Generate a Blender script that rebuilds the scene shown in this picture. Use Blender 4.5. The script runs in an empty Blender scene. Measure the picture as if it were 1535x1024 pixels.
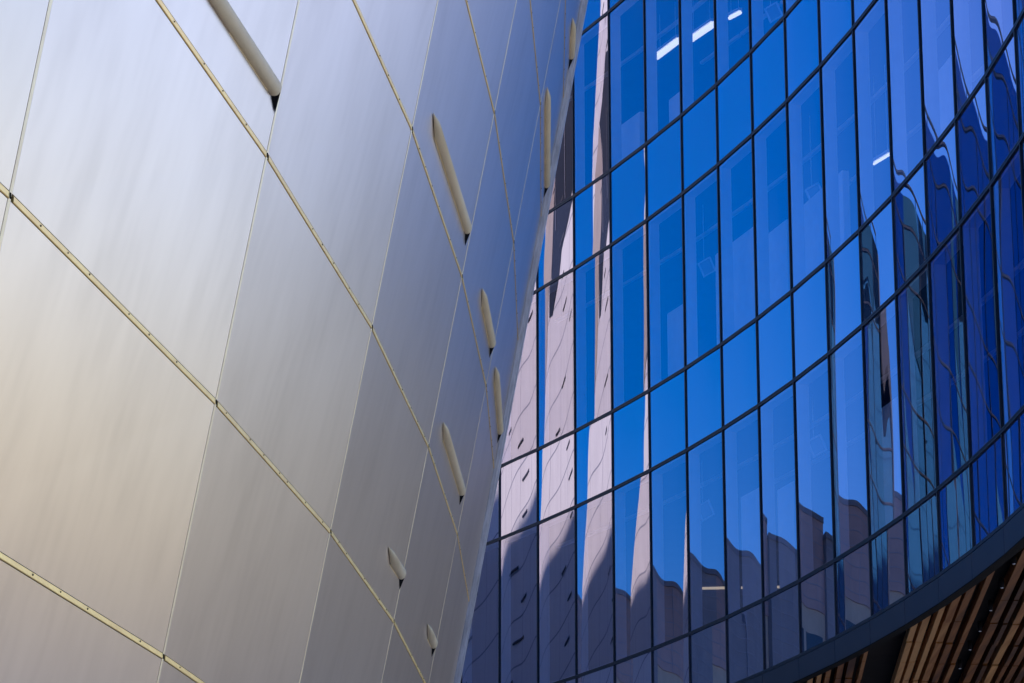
import bpy, bmesh, math, random
from mathutils import Vector, Matrix, Quaternion
R = math.radians
random.seed(7)
sc = bpy.context.scene
C = sc.collection
# ------------------------------------------------------------ camera
EYE = 1.65
cam = bpy.data.objects.new('camera', bpy.data.cameras.new('camera'))
C.objects.link(cam)
cam.location = (0, 0, EYE)
cam.rotation_euler = (math.pi / 2 + 0.2698, 0, 0)
cam.data.sensor_width = 36
cam.data.lens = 4474.65 / 1535 * 36
cam.data.clip_start = 0.1
cam.data.clip_end = 3000
sc.camera = cam
# ------------------------------------------------------------ sky, sun, exposure
SUN_AZ, SUN_EL = 20.0, 33.0          # azimuth clockwise from +Y
w = bpy.data.worlds.new('World'); sc.world = w; w.use_nodes = True
nt = w.node_tree
bg = nt.nodes['Background']
sky = nt.nodes.new('ShaderNodeTexSky'); sky.sky_type = 'NISHITA'; sky.sun_disc = False
sky.sun_elevation = R(SUN_EL); sky.sun_rotation = R(SUN_AZ)
sky.air_density = 1.0; sky.dust_density = 1.5; sky.ozone_density = 6.0
hs = nt.nodes.new('ShaderNodeHueSaturation'); hs.inputs['Saturation'].default_value = 1.52; hs.inputs['Hue'].default_value = 0.513
nt.links.new(sky.outputs[0], hs.inputs['Color'])
nt.links.new(hs.outputs[0], bg.inputs['Color'])
bg.inputs['Strength'].default_value = 0.12
sl = bpy.data.lights.new('sun', 'SUN'); sl.energy = 4.0; sl.angle = R(0.5); sl.color = (1.0, 0.97, 0.95)
so = bpy.data.objects.new('sun', sl); C.objects.link(so)
sd = Vector((math.sin(R(SUN_AZ)) * math.cos(R(SUN_EL)), math.cos(R(SUN_AZ)) * math.cos(R(SUN_EL)), math.sin(R(SUN_EL))))
so.rotation_euler = sd.to_track_quat('Z', 'Y').to_euler()
so.location = sd * 200
sc.view_settings.view_transform = 'Standard'
sc.view_settings.look = 'None'
sc.view_settings.exposure = 0.6
sc.view_settings.gamma = 1.0
sc.render.engine = 'CYCLES'
sc.cycles.max_bounces = 10
sc.cycles.glossy_bounces = 6
sc.cycles.transparent_max_bounces = 12

# ------------------------------------------------------------ helpers
def link(name, me, mat, parent=None, smooth=False):
    o = bpy.data.objects.new(name, me)
    C.objects.link(o)
    for m in (mat if isinstance(mat, (list, tuple)) else [mat]):
        me.materials.append(m)
    if parent is not None:
        o.parent = parent
        o.matrix_parent_inverse = parent.matrix_world.inverted()
    if smooth:
        for p in me.polygons: p.use_smooth = True
    return o

class MB:
    """collects quads, boxes and tubes into one mesh"""
    def __init__(s): s.v = []; s.f = []; s.m = []
    def poly(s, pts, mi=0):
        b = len(s.v); s.v += [tuple(p) for p in pts]; s.f.append(tuple(range(b, b + len(pts)))); s.m.append(mi)
    def hexa(s, a, b_, mi=0):
        """prism between two loops of equal length"""
        n = len(a); b = len(s.v)
        s.v += [tuple(p) for p in a] + [tuple(p) for p in b_]
        s.f.append(tuple(range(b, b + n))); s.m.append(mi)
        s.f.append(tuple(range(b + 2 * n - 1, b + n - 1, -1))); s.m.append(mi)
        for i in range(n):
            j = (i + 1) % n
            s.f.append((b + i, b + n + i, b + n + j, b + j)); s.m.append(mi)
    def box(s, o, ax, ay, az, mi=0):
        o, ax, ay, az = map(Vector, (o, ax, ay, az))
        a = [o, o + ax, o + ax + ay, o + ay]
        s.hexa(a, [p + az for p in a], mi)
    def bar(s, p, q, r, n=8, mi=0):
        p, q = Vector(p), Vector(q); d = (q - p).normalized()
        u = d.orthogonal().normalized(); v = d.cross(u)
        ring = [u * (r * math.cos(6.28318 * i / n)) + v * (r * math.sin(6.28318 * i / n)) for i in range(n)]
        s.hexa([p + c for c in ring], [q + c for c in ring], mi)
    def build(s, name, mat, parent=None, smooth=False, bevel=0):
        me = bpy.data.meshes.new(name); me.from_pydata(s.v, [], s.f)
        bm = bmesh.new(); bm.from_mesh(me)
        for i, f in enumerate(bm.faces): f.material_index = s.m[i]
        bmesh.ops.recalc_face_normals(bm, faces=bm.faces)
        if bevel:
            bmesh.ops.bevel(bm, geom=list(bm.edges), offset=bevel, segments=2, affect='EDGES', profile=0.6)
        bm.to_mesh(me); bm.free()
        return link(name, me, mat, parent, smooth)

def thing(name, label, cat, loc=(0, 0, 0), group=None):
    o = bpy.data.objects.new(name, None); C.objects.link(o); o.location = loc
    o['label'] = label; o['category'] = cat
    if group: o['group'] = group
    bpy.context.view_layer.update()
    return o

# ------------------------------------------------------------ materials
def new_mat(name):
    m = bpy.data.materials.new(name); m.use_nodes = True
    return m, m.node_tree, m.node_tree.nodes['Principled BSDF']

def noise(nt, scale, detail=3, sx=(1, 1, 1), rough=0.5):
    tc = nt.nodes.new('ShaderNodeTexCoord'); mp = nt.nodes.new('ShaderNodeMapping'); n = nt.nodes.new('ShaderNodeTexNoise')
    mp.inputs['Scale'].default_value = sx
    n.inputs['Scale'].default_value = scale; n.inputs['Detail'].default_value = detail; n.inputs['Roughness'].default_value = rough
    nt.links.new(tc.outputs['Object'], mp.inputs[0]); nt.links.new(mp.outputs[0], n.inputs['Vector'])
    return n

def ramp(nt, src, stops):
    r = nt.nodes.new('ShaderNodeValToRGB')
    while len(r.color_ramp.elements) < len(stops): r.color_ramp.elements.new(0.5)
    for e, (p, c) in zip(r.color_ramp.elements, stops):
        e.position = p; e.color = (*c, 1) if len(c) == 3 else (c[0], c[0], c[0], 1)
    nt.links.new(src, r.inputs[0]); return r

def simple(name, col, rough=0.5, metal=0.0, var=0.15, scale=3.0, stretch=(1, 1, 1), bump=0.0, spec=0.5):
    m, nt, b = new_mat(name)
    n = noise(nt, scale, 5, stretch, 0.6)
    lo = tuple(c * (1 - var) for c in col); hi = tuple(min(1, c * (1 + var)) for c in col)
    r = ramp(nt, n.outputs[0], [(0.3, lo), (0.7, hi)])
    nt.links.new(r.outputs[0], b.inputs['Base Color'])
    b.inputs['Roughness'].default_value = rough; b.inputs['Metallic'].default_value = metal
    b.inputs['Specular IOR Level'].default_value = spec
    if bump:
        bp = nt.nodes.new('ShaderNodeBump'); bp.inputs['Strength'].default_value = bump; bp.inputs['Distance'].default_value = 0.02
        nt.links.new(n.outputs[0], bp.inputs['Height']); nt.links.new(bp.outputs[0], b.inputs['Normal'])
    return m

def brushed(name):
    m, nt, b = new_mat(name)
    fine = noise(nt, 5, 0, (2.5, 2.5, 0.10), 0.5)
    big = noise(nt, 0.9, 4, (1, 1, 0.7), 0.55)
    strk = noise(nt, 2.4, 3, (1.2, 1.2, 0.34), 0.55)
    mx = nt.nodes.new('ShaderNodeMix'); mx.data_type = 'FLOAT'; mx.inputs[0].default_value = 0.5
    nt.links.new(strk.outputs[0], mx.inputs[2]); nt.links.new(big.outputs[0], mx.inputs[3])
    mx2 = nt.nodes.new('ShaderNodeMix'); mx2.data_type = 'FLOAT'; mx2.inputs[0].default_value = 0.12
    nt.links.new(mx.outputs[0], mx2.inputs[2]); nt.links.new(fine.outputs[0], mx2.inputs[3])
    r = ramp(nt, mx2.outputs[0], [(0.36, (0.54, 0.472, 0.43)), (0.5, (0.60, 0.527, 0.483)), (0.64, (0.635, 0.56, 0.515))])
    nt.links.new(r.outputs[0], b.inputs['Base Color'])
    rr = ramp(nt, mx2.outputs[0], [(0.3, (0.31,)), (0.7, (0.30,))])
    nt.links.new(rr.outputs[0], b.inputs['Roughness'])
    b.inputs['Metallic'].default_value = 0.95
    return m

def glass(name, fac0, fac1, refl, trans):
    """coated solar glass: mirror-like coating over tinted transparency"""
    m = bpy.data.materials.new(name); m.use_nodes = True; nt = m.node_tree
    nt.nodes.remove(nt.nodes['Principled BSDF']); out = nt.nodes['Material Output']
    lw = nt.nodes.new('ShaderNodeLayerWeight'); lw.inputs['Blend'].default_value = 0.5
    mr = nt.nodes.new('ShaderNodeMapRange'); mr.inputs['To Min'].default_value = fac0; mr.inputs['To Max'].default_value = fac1
    nt.links.new(lw.outputs['Facing'], mr.inputs['Value'])
    g = nt.nodes.new('ShaderNodeBsdfGlossy'); g.inputs['Color'].default_value = (*refl, 1); g.inputs['Roughness'].default_value = 0.0
    t = nt.nodes.new('ShaderNodeBsdfTransparent'); t.inputs['Color'].default_value = (*trans, 1)
    mx = nt.nodes.new('ShaderNodeMixShader')
    nt.links.new(mr.outputs[0], mx.inputs[0]); nt.links.new(t.outputs[0], mx.inputs[1]); nt.links.new(g.outputs[0], mx.inputs[2])
    nt.links.new(mx.outputs[0], out.inputs[0])
    return m

def spandrel_glass(name, refl, back, fac):
    m = bpy.data.materials.new(name); m.use_nodes = True; nt = m.node_tree
    nt.nodes.remove(nt.nodes['Principled BSDF']); out = nt.nodes['Material Output']
    g = nt.nodes.new('ShaderNodeBsdfGlossy'); g.inputs['Color'].default_value = (*refl, 1); g.inputs['Roughness'].default_value = 0.0
    d = nt.nodes.new('ShaderNodeBsdfDiffuse'); d.inputs['Color'].default_value = (*back, 1)
    mx = nt.nodes.new('ShaderNodeMixShader'); mx.inputs[0].default_value = fac
    nt.links.new(d.outputs[0], mx.inputs[1]); nt.links.new(g.outputs[0], mx.inputs[2]); nt.links.new(mx.outputs[0], out.inputs[0])
    return m

def emit(name, col, st):
    m, nt, b = new_mat(name)
    b.inputs['Base Color'].default_value = (*col, 1); b.inputs['Emission Color'].default_value = (*col, 1)
    b.inputs['Emission Strength'].default_value = st
    return m

M = dict(
    brushed=brushed('brushed_steel'),
    cream=simple('cream_seam', (0.95, 0.66, 0.24), 0.42, 1.0, 0.12, 6),
    joint=simple('tan_joint', (0.95, 0.80, 0.56), 0.5, 0.9, 0.1, 5),
    hood=simple('cream_hood', (0.90, 0.73, 0.44), 0.6, 0.15, 0.06, 4),
    black=simple('black_void', (0.004, 0.004, 0.005), 0.8, 0, 0.1, 5, spec=0.1),
    screw=simple('bronze_screw', (0.16, 0.11, 0.05), 0.5, 0.6, 0.1, 5),
    trim=simple('pale_steel_trim', (0.60, 0.61, 0.66), 0.38, 0.7, 0.22, 5, (3, 3, 0.12)),
    glass=glass('vision_glass', 0.28, 0.66, (0.86, 0.77, 0.97), (0.80, 0.86, 0.97)),
    spandrel=spandrel_glass('spandrel_glass', (0.86, 0.79, 0.96), (0.07, 0.09, 0.16), 0.62),
    wing=spandrel_glass('darkened_blue_glass', (0.04, 0.19, 0.40), (0.01, 0.03, 0.07), 0.85),  # far panes: dark sky reflection painted in as a tint
    mull=simple('black_mullion', (0.012, 0.012, 0.016), 0.42, 0.2, 0.1, 5),
    inner=simple('pale_inner_frame', (0.8, 0.8, 0.85), 0.6, 0, 0.05, 5),
    fascia=simple('navy_fascia', (0.026, 0.030, 0.045), 0.42, 0.3, 0.12, 1.5),
    wood=None,
    dark=simple('dark_void', (0.012, 0.011, 0.012), 0.9, 0, 0.2, 3, spec=0.1),
    ceil=simple('dark_ceiling', (0.12, 0.125, 0.135), 0.8, 0, 0.1, 2),
    strip=simple('white_ceiling_strip', (0.7, 0.72, 0.76), 0.6, 0, 0.05, 2),
    wall_in=simple('grey_inner_wall', (0.30, 0.32, 0.38), 0.8, 0, 0.08, 2),
    white=simple('white_panel', (0.83, 0.76, 0.67), 0.45, 0.0, 0.06, 1.2, (1, 1, 0.4)),
    grey_line=simple('grey_joint', (0.34, 0.33, 0.34), 0.6, 0, 0.1, 3),
    dash=simple('shaded_hood', (0.10, 0.095, 0.10), 0.6, 0, 0.1, 3),  # tower hoods seen in shade, the shade painted into the colour
    notch=simple('notch_dark', (0.012, 0.013, 0.012), 0.4, 0, 0.3, 0.4, spec=0.1),  # near-black paint for the dark inside of the tower notch
    taupe=simple('taupe_soffit', (0.42, 0.34, 0.27), 0.8, 0, 0.1, 1),
    roof=simple('grey_roof', (0.22, 0.22, 0.22), 0.9, 0, 0.15, 1),
    concrete=simple('beige_concrete', (0.58, 0.49, 0.34), 0.85, 0, 0.14, 0.6),
    brown=simple('brown_cladding', (0.50, 0.35, 0.29), 0.7, 0, 0.12, 0.5),
    slate=simple('slate_cladding', (0.29, 0.28, 0.27), 0.6, 0, 0.12, 0.5),
    window=simple('dark_window', (0.03, 0.035, 0.045), 0.15, 0, 0.2, 1),
    paving=simple('stone_paving', (0.30, 0.29, 0.28), 0.85, 0, 0.15, 1.5, bump=0.2),
    lamp=emit('lamp_white', (1.0, 0.97, 0.9), 1.1),
    warm=emit('lamp_warm', (1.0, 0.75, 0.45), 0.55),
)
def wood_mat():
    m, nt, b = new_mat('oiled_wood')
    n = noise(nt, 2.0, 3, (5, 0.12, 5), 0.5)
    oi = nt.nodes.new('ShaderNodeObjectInfo')
    ad = nt.nodes.new('ShaderNodeMath'); ad.operation = 'MULTIPLY_ADD'; ad.inputs[1].default_value = 0.75; ad.inputs[2].default_value = -0.38
    nt.links.new(oi.outputs['Random'], ad.inputs[0])
    sm = nt.nodes.new('ShaderNodeMath'); sm.operation = 'ADD'
    nt.links.new(n.outputs[0], sm.inputs[0]); nt.links.new(ad.outputs[0], sm.inputs[1])
    r = ramp(nt, sm.outputs[0], [(0.2, (0.06, 0.019, 0.004)), (0.5, (0.24, 0.088, 0.018)), (0.8, (0.48, 0.25, 0.09))])
    nt.links.new(r.outputs[0], b.inputs['Base Color']); b.inputs['Roughness'].default_value = 0.55; b.inputs['Specular IOR Level'].default_value = 0.15
    return m
M['wood'] = wood_mat()

# ------------------------------------------------------------ ground
g = MB(); g.poly([(-1500, -1500, 0), (1500, -1500, 0), (1500, 1500, 0), (-1500, 1500, 0)])
go = g.build('ground', M['paving']); go['kind'] = 'structure'

# ------------------------------------------------------------ glass building (concave curtain wall)
PW = 1.5
def facade_pts():
    pts = {0: Vector((1.0881, 49.9103, 0))}
    th = lambda k: -1.1489 - 0.0288 * (k + .5)
    for k in range(0, 19): pts[k + 1] = pts[k] + PW * Vector((math.cos(th(k)), math.sin(th(k)), 0))
    for k in range(-1, -15, -1): pts[k] = pts[k + 1] - PW * Vector((math.cos(th(k)), math.sin(th(k)), 0))
    return pts
FP = facade_pts()
K0, K1 = -13, 15
h4 = 10.8681 + EYE; T = 2.9173; S = 1.3314
HZ = {7: h4 - T - 1.0589 - 0.3353, 6: h4 - T - 1.0589, 5: h4 - T, 4: h4, 3: h4 + S, 2: h4 + S + T, 1: h4 + 2 * S + T, 0: h4 + 2 * S + 2 * T, -1: h4 + 3 * S + 2 * T}
TOP = 21.4 + EYE
def tang(k): return (FP[k + 1] - FP[k]).normalized()
def nrm(k):                                   # outward, towards the plaza
    t = tang(k); return Vector((t.y, -t.x, 0))
def pnrm(k):                                  # normal at a mullion
    if k - 1 not in FP: return nrm(k)
    if k + 1 not in FP: return nrm(k - 1)
    return (nrm(k - 1) + nrm(k)).normalized()
Z = Vector((0, 0, 1))
gb = thing('glass_building', 'tall concave office block with blue mirror glass and thin black mullions above a wooden soffit', 'building', (4.0, 42, 0))

def pane_mesh(mb, k, z0, z1, rnd, amp=1.0):
    NX, NZ = 16, 14 if z1 - z0 > 2 else 8
    g_ = 0.018
    t, n = tang(k), nrm(k)
    A = (0.0075 if k <= 0 else 0.0042 if k == 1 else 0.0052 if k == 2 else 0.0052 if k <= 7 else 0.0026) * rnd.uniform(0.8, 1.15) * amp
    c1, c2, c3 = (rnd.uniform(0, 6.28) for _ in range(3))
    w1 = rnd.uniform(0.0002, 0.0007) * amp; w2 = rnd.uniform(0.0001, 0.0003) * amp
    sk = rnd.uniform(-0.004, 0.004)
    b = len(mb.v)
    for j in range(NZ + 1):
        z = z0 + g_ + (z1 - z0 - 2 * g_) * j / NZ
        for i in range(NX + 1):
            u = i / NX; s = g_ + (PW - 2 * g_) * u; x = 2 * u - 1
            d = A * (0.62 * (1 - x * x) + 0.38 * (1 - x ** 4))
            d += w1 * math.sin(2.6 * u * 3.14159 + c1 + 0.4 * math.sin(z * 1.1 + c3)) * (1 - x ** 4)
            d += w2 * math.sin(z * 2.4 + c2) + sk * 0.3 * (1 - x * x) * math.sin((z - z0) / (z1 - z0) * 3.14159)
            mb.v.append(tuple(FP[k] + t * s + n * d + Z * z))
    for j in range(NZ):
        for i in range(NX):
            a = b + j * (NX + 1) + i
            mb.f.append((a, a + 1, a + NX + 2, a + NX + 1)); mb.m.append(0)

rows = [(5, 4, 'tall'), (3, 2, 'tall'), (1, 0, 'tall'), (6, 5, 'short'), (4, 3, 'short'), (2, 1, 'short'), (0, -1, 'short')]
VIS = range(-3, 14)
rnd = random.Random(11)
hid_t, hid_s = MB(), MB()
for lo, hi, kind in rows:
    for k in range(K0, K1):
        if k in VIS:
            mb = MB(); pane_mesh(mb, k, HZ[lo], HZ[hi], rnd)
            o = mb.build('window_pane' if kind == 'tall' else 'spandrel_panel', M['glass'] if kind == 'tall' else M['spandrel'], gb, True)
        else:
            pane_mesh(hid_t if kind == 'tall' else hid_s, k, HZ[lo], HZ[hi], rnd, 0.12)
o = hid_t.build('glazing', M['wing'], gb, True); o['kind'] = 'stuff'
o = hid_s.build('glazing', M['wing'], gb, True); o['kind'] = 'stuff'

# mullions (outer caps), inner jambs
for k in range(K0, K1 + 1):
    n = pnrm(k); t = Vector((-n.y, n.x, 0))
    mb = MB()
    mb.box(FP[k] - t * 0.016 - n * 0.015 + Z * HZ[6], t * 0.032, n * 0.036, Z * (TOP - 0.3 - HZ[6]))
    mb.build('mullion', M['mull'], gb, bevel=0.004)
    inn = MB()
    for lo, hi in ((5, 4), (3, 2), (1, 0)):
        inn.box(FP[k] - t * 0.035 - n * 0.205 + Z * (HZ[lo] + 0.0), t * 0.07, n * 0.17, Z * (HZ[hi] - HZ[lo]))
    inn.build('inner_frame', M['inner'], gb)
# transoms
def arc_band(mb, z0, z1, d0, d1, k0=K0, k1=K1, mi=0):
    """band along the facade between offsets d0<d1 along the outward normal"""
    for k in range(k0, k1):
        a, b = FP[k], FP[k + 1]; na, nb = pnrm(k), pnrm(k + 1)
        lp = [a + na * d0 + Z * z0, a + na * d1 + Z * z0, a + na * d1 + Z * z1, a + na * d0 + Z * z1]
        lq = [b + nb * d0 + Z * z0, b + nb * d1 + Z * z0, b + nb * d1 + Z * z1, b + nb * d0 + Z * z1]
        mb.hexa(lp, lq, mi)
for r in (5, 4, 3, 2, 1, 0, -1):
    mb = MB(); hh = 0.025
    arc_band(mb, HZ[r] + 0.006, HZ[r] + hh, -0.015, 0.024)
    arc_band(mb, HZ[r] - hh, HZ[r] - 0.006, -0.015, 0.024)
    arc_band(mb, HZ[r] - 0.012, HZ[r] + 0.012, -0.02, 0.018)
    mb.build('transom', M['mull'], gb)
# the block tapers to a thin wedge at its near end: depth grows with distance
def depth(k): return min(14.0, 0.5 + (K1 - k) * 0.62)
def wedge_band(mb, z0, z1, d0, thin=None):
    for k in range(K0, K1):
        a, b = FP[k], FP[k + 1]; na, nb = pnrm(k), pnrm(k + 1); da, db = depth(k), depth(k + 1)
        ia, ib = (da - thin, db - thin) if thin else (d0, d0)
        mb.hexa([a - na * ia + Z * z0, a - na * da + Z * z0, a - na * da + Z * z1, a - na * ia + Z * z1],
                [b - nb * ib + Z * z0, b - nb * db + Z * z0, b - nb * db + Z * z1, b - nb * ib + Z * z1])
for hi, lo in ((4, 5), (2, 3), (0, 1)):
    mb = MB(); arc_band(mb, HZ[hi] - 0.05, HZ[hi] + 0.02, -0.21, -0.03); arc_band(mb, HZ[lo] - 0.02, HZ[lo] + 0.05, -0.21, -0.03)
    mb.build('inner_frame', M['inner'], gb)
    # ceilings and floors behind the glass
    mb = MB(); wedge_band(mb, HZ[hi] + 0.03, HZ[hi] + 0.2, 0.22); mb.build('ceiling', M['ceil'], gb)
    mb = MB(); wedge_band(mb, HZ[lo] - 0.3, HZ[lo] - 0.03, 0.22); mb.build('floor_slab', M['roof'], gb)
# spandrel backing so the short panels stay opaque from inside
mb = MB()
for lo, hi in ((4, 3), (2, 1), (0, -1), (6, 5)): arc_band(mb, HZ[lo] + 0.04, HZ[hi] - 0.04, -0.10, -0.05)
mb.build('backing_board', M['dark'], gb)
# parapet, rail, roof
mb = MB(); arc_band(mb, HZ[-1] + 0.035, TOP, -0.3, 0.03); mb.build('parapet', M['wing'], gb)
mb = MB(); arc_band(mb, TOP + 0.38, TOP + 0.44, -0.12, -0.06)
for k in range(K0, K1 + 1): mb.bar(FP[k] - pnrm(k) * 0.09 + Z * TOP, FP[k] - pnrm(k) * 0.09 + Z * (TOP + 0.38), 0.02)
mb.build('roof_rail', M['mull'], gb)
mb = MB(); wedge_band(mb, TOP - 0.5, TOP - 0.2, 0.32); mb.build('roof', M['roof'], gb)
# end and rear walls of the block
mb = MB()
for k in (K0, K1):
    n = pnrm(k); t = tang(min(k, K1 - 1)) * (-1 if k == K0 else 1)
    mb.box(FP[k] - n * 0.03 + t * 0.04 + Z * HZ[7], -n * depth(k), t * 0.3, Z * (TOP - HZ[7]))
mb.build('end_wall', M['slate'], gb)
mb = MB(); wedge_band(mb, HZ[7], TOP, 0, 0.35); mb.build('rear_wall', M['slate'], gb)

# fascia panels
for k in range(K0, K1):
    a = FP[k] + tang(k) * 0.006; b = FP[k + 1] - tang(k) * 0.006; n = nrm(k)
    mb = MB(); mb.hexa([a - n * 0.06 + Z * HZ[7], a + n * 0.04 + Z * HZ[7], a + n * 0.04 + Z * (HZ[6] - 0.028), a - n * 0.06 + Z * (HZ[6] - 0.028)],
                       [b - n * 0.06 + Z * HZ[7], b + n * 0.04 + Z * HZ[7], b + n * 0.04 + Z * (HZ[6] - 0.028), b - n * 0.06 + Z * (HZ[6] - 0.028)])
    mb.build('fascia_panel', M['fascia'], gb, bevel=0.003)
mb = MB(); arc_band(mb, HZ[6] - 0.024, HZ[6] + 0.02, -0.03, 0.045); mb.build('sill', M['mull'], gb)

# soffit of wooden slats running in straight lines, cut by the curved fascia
mb = MB(); wedge_band(mb, HZ[7] + 0.26, HZ[7] + 0.29, 0.07); mb.build('soffit_board', M['dark'], gb)
mb = MB(); arc_band(mb, HZ[7] - 0.014, HZ[7] - 0.003, -0.075, 0.043); mb.build('shade_strip', M['black'], gb)  # added black strip, paints the lit fascia underside as shade
sdir = Vector((0.0742, 1, 0)).normalized(); sper = Vector((sdir.y, -sdir.x, 0))
def hit_facade(p):
    """parameters along the slat where it meets the fascia's inner line"""
    ts = []
    for k in range(K0, K1):
        a = FP[k] - nrm(k) * 0.08; e = FP[k + 1] - FP[k]
        den = sdir.x * e.y - sdir.y * e.x
        if abs(den) < 1e-6: continue
        q = a - p
        t = (q.x * e.y - q.y * e.x) / den; s = (q.x * sdir.y - q.y * sdir.x) / den
        if 0 <= s <= 1: ts.append(t)
    return sorted(ts)
srn = random.Random(3)
slat_n = 0
def under(c):
    bd, bk = 1e9, None
    for k in range(K0, K1):
        e = FP[k + 1] - FP[k]; f = (c - FP[k]).dot(e) / e.length_squared
        if 0 <= f <= 1:
            d = -(c - FP[k]).dot(nrm(k))
            if abs(d) < abs(bd): bd, bk = d, k + f
    return bk is not None and 0.08 < bd < depth(bk) - 0.4
SPOTS = ((5.677, 33.207), (5.771, 34.659), (5.867, 36.145), (5.958, 37.61), (6.041, 39.034), (6.13, 40.564))
sorg = Vector((0, 20, 0))
gap_a = sum((Vector((*p, 0)) - sorg).dot(sper) for p in SPOTS) / 6
gap_b = (Vector((5.021, 39.622, 0)) - sorg).dot(sper)
off = 0.4
while off < 9.5 and slat_n < 92:
    wd = srn.uniform(0.05, 0.10); off += wd / 2
    if abs(off - gap_a) > 0.13 and abs(off - gap_b) > 0.22:
        p = sorg + sper * off
        segs = []; cur = None
        for q in range(300, 2700):
            t = q * 0.02
            if under(p + sdir * t):
                if cur is None: cur = t
            elif cur is not None:
                segs.append((cur, t)); cur = None
        if cur is not None: segs.append((cur, 54.0))
        mbs = MB(); ok = False
        for a_, b_ in segs:
            if b_ - a_ < 0.3: continue
            b_ = min(b_, a_ + 14)
            mbs.box(p + sdir * a_ - sper * wd / 2 + Z * (HZ[7] + srn.uniform(0.03, 0.06)), sper * wd, sdir * (b_ - a_), Z * 0.15)
            ok = True
        if ok:
            mbs.build('slat', M['wood'], gb, bevel=0.004); slat_n += 1
    off += wd / 2 + srn.uniform(0.035, 0.09)
print('slats', slat_n)
# recessed lobby wall and columns below the soffit
for k in (-8, -2, 4):
    mb = MB(); p = FP[k] - pnrm(k) * min(5, depth(k) * .6); mb.bar(p, p + Z * (HZ[7] + 0.25), 0.35, 20); mb.build('column', M['concrete'], gb, True)

# ---- things seen inside through the glass
def fp(kf, depth, z):
    k = int(math.floor(kf)); f = kf - k
    return FP[k] + (FP[k + 1] - FP[k]) * f - nrm(k) * depth + Z * z
ilr = random.Random(5)
# pale ceiling rails that run beside the glass, one per storey and depth
for hi, dep, a, b in ((0, 1.3, -2, 7), (0, 2.6, 0, 9), (2, 1.2, -2, 10), (2, 2.3, 1, 12), (4, 1.2, -2, 11), (4, 2.2, 2, 14)):
    mb = MB()
    for k in range(a, b):
        p, q = fp(k, dep, HZ[hi] - 0.06), fp(k + 0.999, dep, HZ[hi] - 0.06)
        t = (q - p).normalized(); n = Vector((t.y, -t.x, 0))
        mb.hexa([p, p + n * 0.07, p + n * 0.07 + Z * 0.05, p + Z * 0.05], [q, q + n * 0.07, q + n * 0.07 + Z * 0.05, q + Z * 0.05])
    mb.build('ceiling_rail', M['strip'], gb)
def tube_light(k0, z0, k1, z1, dep, hi, label, w_=0.05):
    a_, b_ = fp(k0, dep, z0), fp(k1, dep, z1)
    t_ = thing('tube_light', label, 'ceiling light', a_, 'tube lights seen through the glass')
    mb = MB(); mb.bar(a_, b_, w_, 10); mb.build('tube', M['lamp'], t_)
    mb = MB(); d = (b_ - a_)
    mb.box(a_ + Z * (w_ + 0.01) - Vector((w_, 0.0, 0)), d, Vector((2 * w_, 0, 0)), Z * 0.05)
    for f in (0.15, 0.85):
        q = a_ + d * f + Z * (w_ + .06); mb.bar(q, Vector((q.x, q.y, HZ[hi] + 0.03)), 0.006, 5)
    mb.build('housing', M['strip'], t_)
tube_light(1.017, 20.30, 1.626, 20.28, .9, 0, 'long bright tube light behind the third pane of the top row')
tube_light(1.927, 20.12, 2.559, 20.05, .9, 0, 'long bright tube light behind the fourth pane of the top row')
tube_light(2.989, 19.92, 3.274, 19.85, .9, 0, 'short bright tube light behind the fifth pane of the top row', 0.03)
tube_light(6.75, 15.50, 7.19, 15.42, .9, 2, 'thin tube light behind the middle row of tall panes, right of centre', 0.02)
for kf, z_, hi, lab in ((2.704, 15.727, 2, 'square white panel behind the middle row, left of the pale partition'), (5.659, 15.563, 2, 'square white panel behind the middle row, right of the pale partition'),
                     (5.521, 11.769, 4, 'square white panel behind the right part of the lower row of tall panes'), (2.554, 11.737, 4, 'square white panel behind the left part of the lower row of tall panes'), (4.659, 19.025, 0, 'square white panel behind the top row of glass')):
    c_ = fp(kf, 0.6, z_)
    t_ = thing('hanging_panel', lab, 'hanging panel', c_, 'square panels hung behind the glass')
    ax = Vector((0.20, -0.08, 0.10)); ay = Vector((-0.09, 0.05, 0.26)); az = Vector((0.0, 0.03, 0))
    o_ = c_ - ax / 2 - ay / 2
    mb = MB()
    for a0, a1, b0, b1 in ((0, 1, 0, .09), (0, 1, .91, 1), (0, .12, .09, .91), (.88, 1, .09, .91)):
        mb.box(o_ + ax * a0 + ay * b0, ax * (a1 - a0), ay * (b1 - b0), az)
    mb.build('frame', M['strip'], t_)
    mb = MB(); mb.box(o_ + ax * .13 + ay * .1 + az * .2, ax * .74, ay * .8, az * .5); mb.build('plate', M['wall_in'], t_)
    h_ = o_ + ax * .5 + ay
    mb = MB(); mb.bar(h_, Vector((h_.x, h_.y, HZ[hi] + 0.03)), 0.008, 6); mb.build('hanger', M['strip'], t_)
for k0, k1, lo, zt in ((1.77, 2.23, 3, 15.30), (3.07, 4.19, 3, 15.75), (4.25, 5.02, 3, 15.45), (5.48, 6.6, 3, 15.45), (3.63, 4.14, 5, 11.6), (4.6, 5.02, 5, 11.4), (7.0, 7.9, 5, 11.6), (0.6, 1.1, 1, 19.2), (1.9, 2.3, 1, 19.0), (9.0, 10.0, 3, 15.4)):
    p, q = fp(k0, .5, HZ[lo] + .02), fp(k1, .5, HZ[lo] + .02)
    mb = MB(); mb.box(p, q - p, Vector((0.10, 0.03, 0)), Z * (zt - HZ[lo] - .02)); mb.build('partition', M['inner'], gb)
mb = MB(); p = Vector((3.045, 47.45, 10.63)); q = Vector((4.45, 46.9, 10.55))
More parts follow.
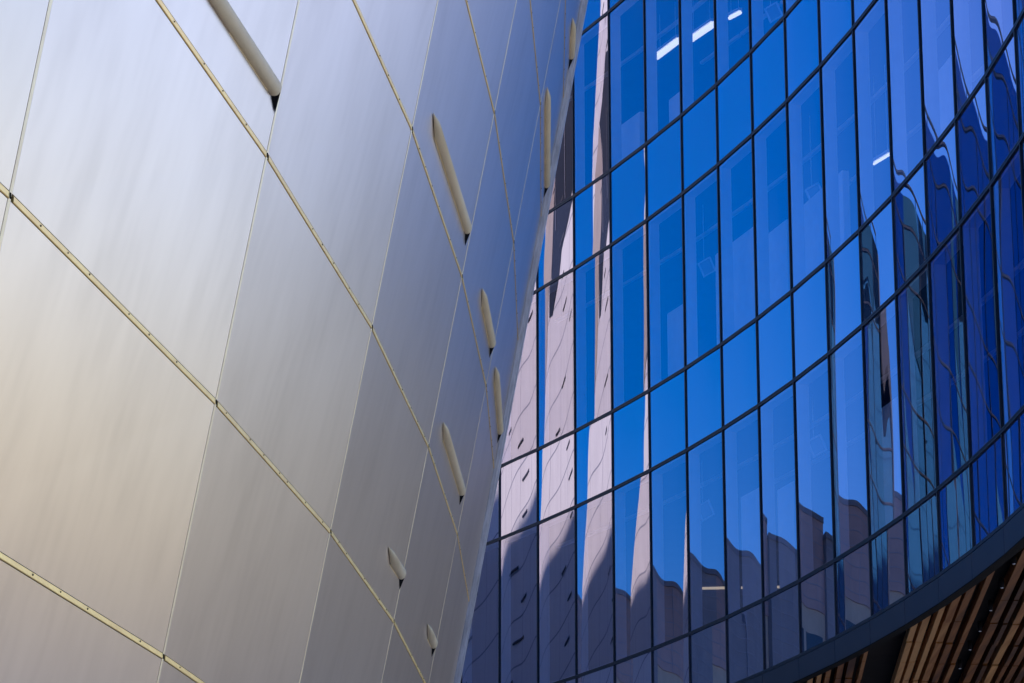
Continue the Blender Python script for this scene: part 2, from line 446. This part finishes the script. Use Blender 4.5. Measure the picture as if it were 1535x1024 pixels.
mb.box(p, (q - p) * .36, Vector((0, 0.05, 0)), Z * 0.035); mb.box(p + (q - p) * .45, (q - p) * .55, Vector((0, 0.05, 0)), Z * 0.035)
mb.build('shelf_light', M['warm'], gb)

# spotlights along a dark gap of the soffit
for i, (px, py) in enumerate(SPOTS):
    P = Vector((px, py, HZ[7] + 0.02))
    t_ = thing('spotlight', 'small round spotlight set between wooden soffit slats, %s in the line from the fascia' % ('first', 'second', 'third', 'fourth', 'fifth', 'last')[i], 'spotlight', P, 'spotlights between the soffit slats')
    mb = MB(); mb.bar(P, P + Z * 0.12, 0.028, 14); mb.build('can', M['dark'], t_, True)
    mb = MB(); mb.bar(P - Z * 0.006, P + Z * 0.004, 0.017, 12); mb.build('lens', M['strip'], t_)

# ------------------------------------------------------------ metal clad building on the left
H = 1.15
WA = [(-2.612, 11.4565), (-2.1305, 14.5101), (-1.7495, 17.4336), (-1.4833, 20.2826), (-1.3164, 23.0905), (-1.2408, 25.769)]
WA = [Vector(p) for p in WA]
def wbase(A):
    i = max(0, min(4, int(math.floor(A)))) 
    if A < 0:                                    # continue bending beyond the frame
        a = R(8.577 + 1.55 * (-A)); return WA[0] + Vector((math.sin(a), math.cos(a))) * 3.15 * A
    return WA[i] + (WA[i + 1] - WA[i]) * (A - i)
def wpt(A, L, off=0.0):
    z = (2.9252 + 2 - L) * H * (1 - 0.0175 * (1 - L)) if L < 9 else 0
    Ac = max(A, 0)
    b = wbase(A)
    p = Vector((b.x + (0.2083 - 0.0061 * (Ac - 3)) * z, b.y - 0.3142 * z, z + EYE))
    return p + wn(A) * off if off else p
def wn(A):
    i = max(0, min(4, int(math.floor(A))))
    d = (WA[i + 1] - WA[i]) if A >= 0 else (wbase(A + .5) - wbase(A - .5))
    d = Vector((d.x, d.y, 0)).normalized()
    up = Vector((0.21, -0.3142, 1)).normalized()
    return d.cross(up).normalized()
LTOP, LBOT = -7, 6
mbd = thing('metal_clad_building', 'low curved building clad in large brushed steel panels with cream seams and slot hoods', 'building', (-1.5, 18, 0))
cols = [(-2, -1), (-1, 0), (0, 1), (1, 2), (2, 3), (3, 4), (4, 5)]
prn = random.Random(21)
def panel(A0, A1, L0, L1):
    """L0 upper, L1 lower course line; outer face flat, edges returned"""
    gA = 0.0055; gL = 0.0118
    i0, i1 = A0 + gA, A1 - gA
    e = 1e-4
    def P(A, L, off):
        return wpt(A, L) + wn((A0 + A1) / 2) * off
    tl, tr = P(i0, L0 + gL, 0), P(i1 - e, L0 + gL, 0)
    bl, br = P(i0, L1 - gL, 0), P(i1 - e, L1 - gL, 0)
    n = wn((A0 + A1) / 2)
    mb = MB(); fr = [bl, br, tr, tl]
    mb.hexa(fr, [p - n * 0.03 for p in fr])
    return mb.build('wall_panel', M['brushed'], mbd, bevel=0.0015)
for (a, b) in cols:
    for L in range(LTOP, LBOT):
        vis = (-5 <= L <= 3 and a >= -1)
        panel(a, b, L, L + 1)
# seam strips along each course line (a rounded cream bead with screws)
for L in range(LTOP, LBOT + 1):
    mb = MB(); sc_ = MB()
    for (a, b) in cols:
        n = wn((a + b) / 2)
        nseg = 7
        prof = [(-0.0135, -0.014), (-0.0131, 0.0012), (-0.0120, 0.0026), (-0.0040, 0.0030), (0.0095, 0.0030), (0.0130, 0.0004), (0.0135, -0.014)]
        A_, B_ = a + 0.012, b - 0.004
        lo, hi = [], []
        for dl, do in prof:
            lo.append(wpt(A_, L) - Z * dl + n * do); hi.append(wpt(B_ - 1e-4, L) - Z * dl + n * do)
        mb.hexa(lo, hi)
        for q in range(1, 8):
            A = a + (q - 0.35 + prn.uniform(-.3, .3)) / 7.6
            if prn.random() < 0.2: continue
            c_ = wpt(A, L) + n * 0.0035 + Z * prn.uniform(0.001, 0.004)
            sc_.bar(c_, c_ + n * 0.003, prn.choice((0.0035, 0.0045)), 8)
    s_ = mb.build('seam_strip', M['cream'], mbd, bevel=0)
    sc_.build('screw', M['screw'], s_)['kind'] = 'stuff'
    bl = MB()
    for (a, b) in cols[1:]:
        n = wn(a + .5); c_ = wpt(a + 0.0005, L)
        bl.box(c_ + n * 0.001 - Z * 0.011 - Vector((0, 0.012, 0)), n * 0.0045, Vector((0, 0.012, 0)), Z * 0.022)
    bl.build('seam_gap', M['black'], mbd)
# recessed joints between columns
for A in (-1, 0, 1, 2, 3, 4):
    mb = MB(); n = wn(A + .01)
    d = (wpt(A + 0.02, 0) - wpt(A, 0)).normalized()
    lo = wpt(A, LBOT) ; hi = wpt(A, LTOP)
    f = [lo - d * 0.015 + n * 0.0008, lo + d * 0.015 + n * 0.0008, hi + d * 0.015 + n * 0.0008, hi - d * 0.015 + n * 0.0008]
    mb.hexa(f, [p - n * 0.016 for p in f]); mb.build('joint_strip', M['joint'], mbd)
# slot hoods
def hood(A0, A1, L, mat=M['hood']):
    n = wn((A0 + A1) / 2)
    a, b = wpt(A0, L), wpt(A1, L)
    d = (b - a); ln = d.length; d.normalize()
    up = n.cross(d).normalized()
    if up.z < 0: up = -up
    r, N = 0.038, 10
    mb = MB()
    def ring(c, skew, over):
        out = []
        for i in range(N + 1):
            t = math.pi * i / N
            y = math.cos(t); x = math.sin(t) ** 0.7
            out.append(c + up * (r * y) + n * (r * 1.0 * x + 0.001) + d * (skew * (1 - y) * 0.5 + over * (1 - x)))
        return out
    r1 = ring(a + d * 0.06, 0.16, 0.0)
    tip0 = a - d * 0.06 + n * 0.004 + up * r * 0.9
    for i in range(N): mb.poly([tip0, r1[i], r1[i + 1]])
    mb.poly([tip0, r1[N], r1[0]])
    mb.hexa(r1, ring(b - d * 0.07, 0.0, 0.0))
    o = mb.build('slot_hood', mat, mbd, True)
    for p in o.data.polygons: p.use_smooth = len(p.vertices) == 4
    e = b - d * 0.07
    tip = b + d * 0.05 - up * 0.085 + n * 0.002
    lowj, upj, outj = e - up * r + n * 0.002, e + up * r * 0.9 + n * 0.002, e + n * r * 1.0 + up * r * 0.25
    bk = MB()
    bk.poly([lowj, outj, tip]); bk.poly([outj, upj, tip]); bk.poly([lowj, tip, upj]); bk.poly([lowj, upj, outj])
    bk.build('slot', M['black'], mbd)
    # thin tan strip along the lower edge of the hood
    gr = MB(); gr.box(a - up * (r + 0.006) + d * 0.16 + n * 0.0008, d * (ln - 0.3), up * 0.0065, n * 0.0012); gr.build('slot_seal', M['joint'], mbd)
for A0, A1, L in ((-0.35, 0.985, 0.757), (2.209, 2.945, -0.225), (3.465, 3.935, -0.23), (4.218, 4.93, -0.23), (3.2, 3.90, 0.78), (2.731, 2.985, 1.75), (3.704, 3.935, 1.75), (4.133, 4.95, -2.2), (4.70, 4.985, -3.32)):
    hood(A0, A1, L)
# edge trim where the wall ends
mb = MB()
lo, hi = wpt(4.9999, LBOT), wpt(4.9999, LTOP)
nx = wn(4.5)
def strip(mb, x0, x1, y0, y1):
    a = [lo + nx * x0 + Vector((0, y0, 0)), lo + nx * x1 + Vector((0, y0, 0)), lo + nx * x1 + Vector((0, y1, 0)), lo + nx * x0 + Vector((0, y1, 0))]
    b = [p + (hi - lo) for p in a]; mb.hexa(a, b)
strip(mb, -0.05, 0.012, 0.0, 0.06)
mb.build('edge_trim', M['trim'], mbd, bevel=0.002)
mb = MB(); strip(mb, -0.03, 0.034, 0.03, 0.10); mb.build('edge_trim', M['trim'], mbd, bevel=0.002)
mb = MB(); strip(mb, 0.0, 0.050, 0.07, 0.13); mb.build('edge_trim', M['trim'], mbd, bevel=0.002)
# body behind the cladding
dW = Vector((-0.513, 0.858, 0)); nW = Vector((0.858, 0.513, 0))
mb = MB()
zt, zb = LTOP, LBOT
outer = [wpt(a, 0) for a in (-2, -1, 0, 1, 2, 3, 4, 4.9999)]
def bodyring(L):
    r = [wpt(a, L) - wn(a) * 0.06 for a in (-2, -1, 0, 1, 2, 3, 4, 4.9999)]
    e = r[-1]
    q = e + dW * 38 + Vector((0, 0.1, 0)); b = q + Vector((-22, -4, 0)); c_ = Vector((r[0].x - 24, r[0].y - 2, e.z)) 
    return r + [q, b, c_]
rb, rt = bodyring(LBOT), bodyring(LTOP)
mb.hexa(rb, rt); mb.build('body', M['white'], mbd)
mb = MB()
base0 = [Vector((p.x, p.y, 0)) for p in rb]
mb.hexa(base0, [Vector((p.x, p.y, rb[0].z - 0.002)) for p in rb]); mb.build('plinth', M['concrete'], mbd)

# ------------------------------------------------------------ white tower behind it, seen only mirrored in the glass
E0 = Vector((-0.3, 24.9, 0))
def tw(u, z, off=0): return E0 + dW * u + nW * off + Z * (z + EYE)
tower = thing('white_tower', 'white panelled tower with a leaning prow, seen mirrored in the leftmost panes', 'building', tw(55, -EYE))
face = [(39, -EYE), (71, -EYE), (72, 12), (71.5, 17), (70.5, 19.2), (66.6, 21.5), (64.4, 24), (63.9, 28), (62.8, 33), (60.5, 37.5), (56.5, 41.5), (50, 45), (39, 46)]
mb = MB(); mb.hexa([tw(u, z) for u, z in face], [tw(u, z, -13) for u, z in face]); mb.build('wall', M['white'], tower)
def umax(z):
    f = face[1:-1]
    for (u0, z0), (u1, z1) in zip(f, f[1:]):
        if z0 <= z <= z1: return u0 + (u1 - u0) * (z - z0) / (z1 - z0 + 1e-9)
    return 39
HH = 1.5
mb = MB()
z = 1.0
while z < 44:
    u1 = umax(z) - 0.05
    mb.box(tw(39.1, z - 0.02, 0.0), dW * (u1 - 39.1), nW * 0.006, Z * 0.06); z += HH
for j in range(12):
    ub = 40 + j * 2.9
    za = 0
    while za < 44:
        u = ub + 0.1 * (za - 10) * -1
        if 39.2 < u < umax(za + HH) - .3 and u < umax(za) - .3:
            mb.hexa([tw(u, za + .02), tw(u + .03, za + .02), tw(u - .12, za + HH), tw(u - .15, za + HH)], [p + nW * 0.006 for p in (tw(u, za + .02), tw(u + .03, za + .02), tw(u - .12, za + HH), tw(u - .15, za + HH))])
        za += HH
mb.build('joint', M['grey_line'], tower)
trn = random.Random(9)
cnt = 0
for j in range(30):
    z = 10.6 + j * HH * 0.78
    for q in range(2):
        u = 44 + trn.uniform(0, 1) * 7 + q * 9
        ln = trn.uniform(0.8, 1.6)
        if u + ln < umax(z) - .6 and z < 40 and cnt < 90:
            o_ = tw(u, z); mb = MB()
            N = 8; a = [o_ + Z * 0.05 * math.cos(math.pi * i / N) + nW * (0.07 * math.sin(math.pi * i / N) + .002) for i in range(N + 1)]
            mb.hexa(a, [p + dW * ln for p in a]); mb.build('slot_hood', M['dash'], tower); cnt += 1
# notch high on the tower, its dark inside painted as a flat panel
taupe = [(64.3, 24.6), (64.0, 28.7), (61.4, 33.0), (59.9, 31.2), (61.8, 28.2), (63.0, 25.8)]
dark = [(61.9, 26.6), (61.7, 28.2), (59.85, 31.2), (61.3, 33.1), (57, 34.0), (51, 32.2), (48, 29.5), (53, 28.6), (58.3, 27.9), (60.8, 26.4)]
mb = MB(); mb.hexa([tw(u, z, -1) for u, z in taupe], [tw(u, z, 0.04) for u, z in taupe]); mb.build('soffit_panel', M['taupe'], tower)
mb = MB(); mb.hexa([tw(u, z, -1) for u, z in dark], [tw(u, z, 0.03) for u, z in dark]); mb.build('window', M['notch'], tower)
mb = MB()
for u in (52.5, 56.5, 60): mb.box(tw(u, 29.0, .03), dW * .08, nW * .05, Z * 3.0)
mb.build('notch_bar', M['grey_line'], tower)

# ------------------------------------------------------------ buildings across the square, mirrored in the glass, then two unseen light blockers
def block(name, label, x0, x1, y0, dep, h, top_h, mtop, mlow, nb, fl=0.8):
    t_ = thing(name, label, 'building', ((x0 + x1) / 2, y0 + dep / 2, 0))
    mb = MB(); mb.box((x0, y0, 0), (x1 - x0, 0, 0), (0, dep, 0), (0, 0, h - top_h)); mb.build('wall', mlow, t_)
    mb = MB(); mb.box((x0 - .15, y0 - .15, h - top_h + .004), (x1 - x0 + .3, 0, 0), (0, dep + .3, 0), (0, 0, top_h)); mb.build('upper_storey', mtop, t_)
    mb = MB(); mb.box((x0 - .3, y0 - .3, h + .008), (x1 - x0 + .6, 0, 0), (0, dep + .6, 0), (0, 0, 0.3)); mb.build('parapet', M['roof'], t_)
    mb = MB(); z = h - top_h + .5
    while z < h - .2:
        mb.box((x0, y0 - .19, z), (x1 - x0, 0, 0), (0, .04, 0), (0, 0, .05)); z += fl
    nx = int((x1 - x0) / 2.6)
    for i in range(1, nx):
        mb.box((x0 + i * (x1 - x0) / nx, y0 - .185, h - top_h + .05), (.06, 0, 0), (0, .034, 0), (0, 0, top_h - .1))
    mb.build('cladding_joint', M['grey_line'], t_)
    for i in range(nb):
        for j in range(4):
            xx = x0 + 1.2 + i * (x1 - x0 - 2) / nb
            zz = h - top_h - 3.2 - j * 3.6
            if zz < 2: continue
            mb = MB(); mb.box((xx, y0 - .03, zz), ((x1 - x0 - 2) / nb - 1.4, 0, 0), (0, .06, 0), (0, 0, 1.9)); mb.build('window', M['window'], t_)
    return t_
block('brown_building', 'brown clad block over beige concrete, mirrored right of the white tower', -98, -77, 137, 20, 34.0, 5.0, M['brown'], M['concrete'], 4)
block('slate_building', 'blue grey office block with fine panel joints, mirrored in the lower middle panes', -76.8, -60.5, 136.2, 20, 33.8, 13, M['slate'], M['concrete'], 3)
block('purple_brown_building', 'purple brown block over beige concrete, mirrored in the lower right panes', -60.2, -26, 137.5, 24, 34.8, 5.0, M['brown'], M['concrete'], 6)
tt = block('shade_slab', 'unseen tall slate slab added to shade the white tower', -46, 26, 116.6, 14, 49.4, 38, M['slate'], M['slate'], 0, 3.6)  # added out of view, turned so its shadow lies level on the tower
tt.rotation_euler.z = R(-59)

block('horizon_block', 'unseen low slate block added to hide the bright horizon', -4, 34, 78, 10, 15.0, 3, M['slate'], M['slate'], 0)  # added out of view, keeps bright low sky off the metal wall
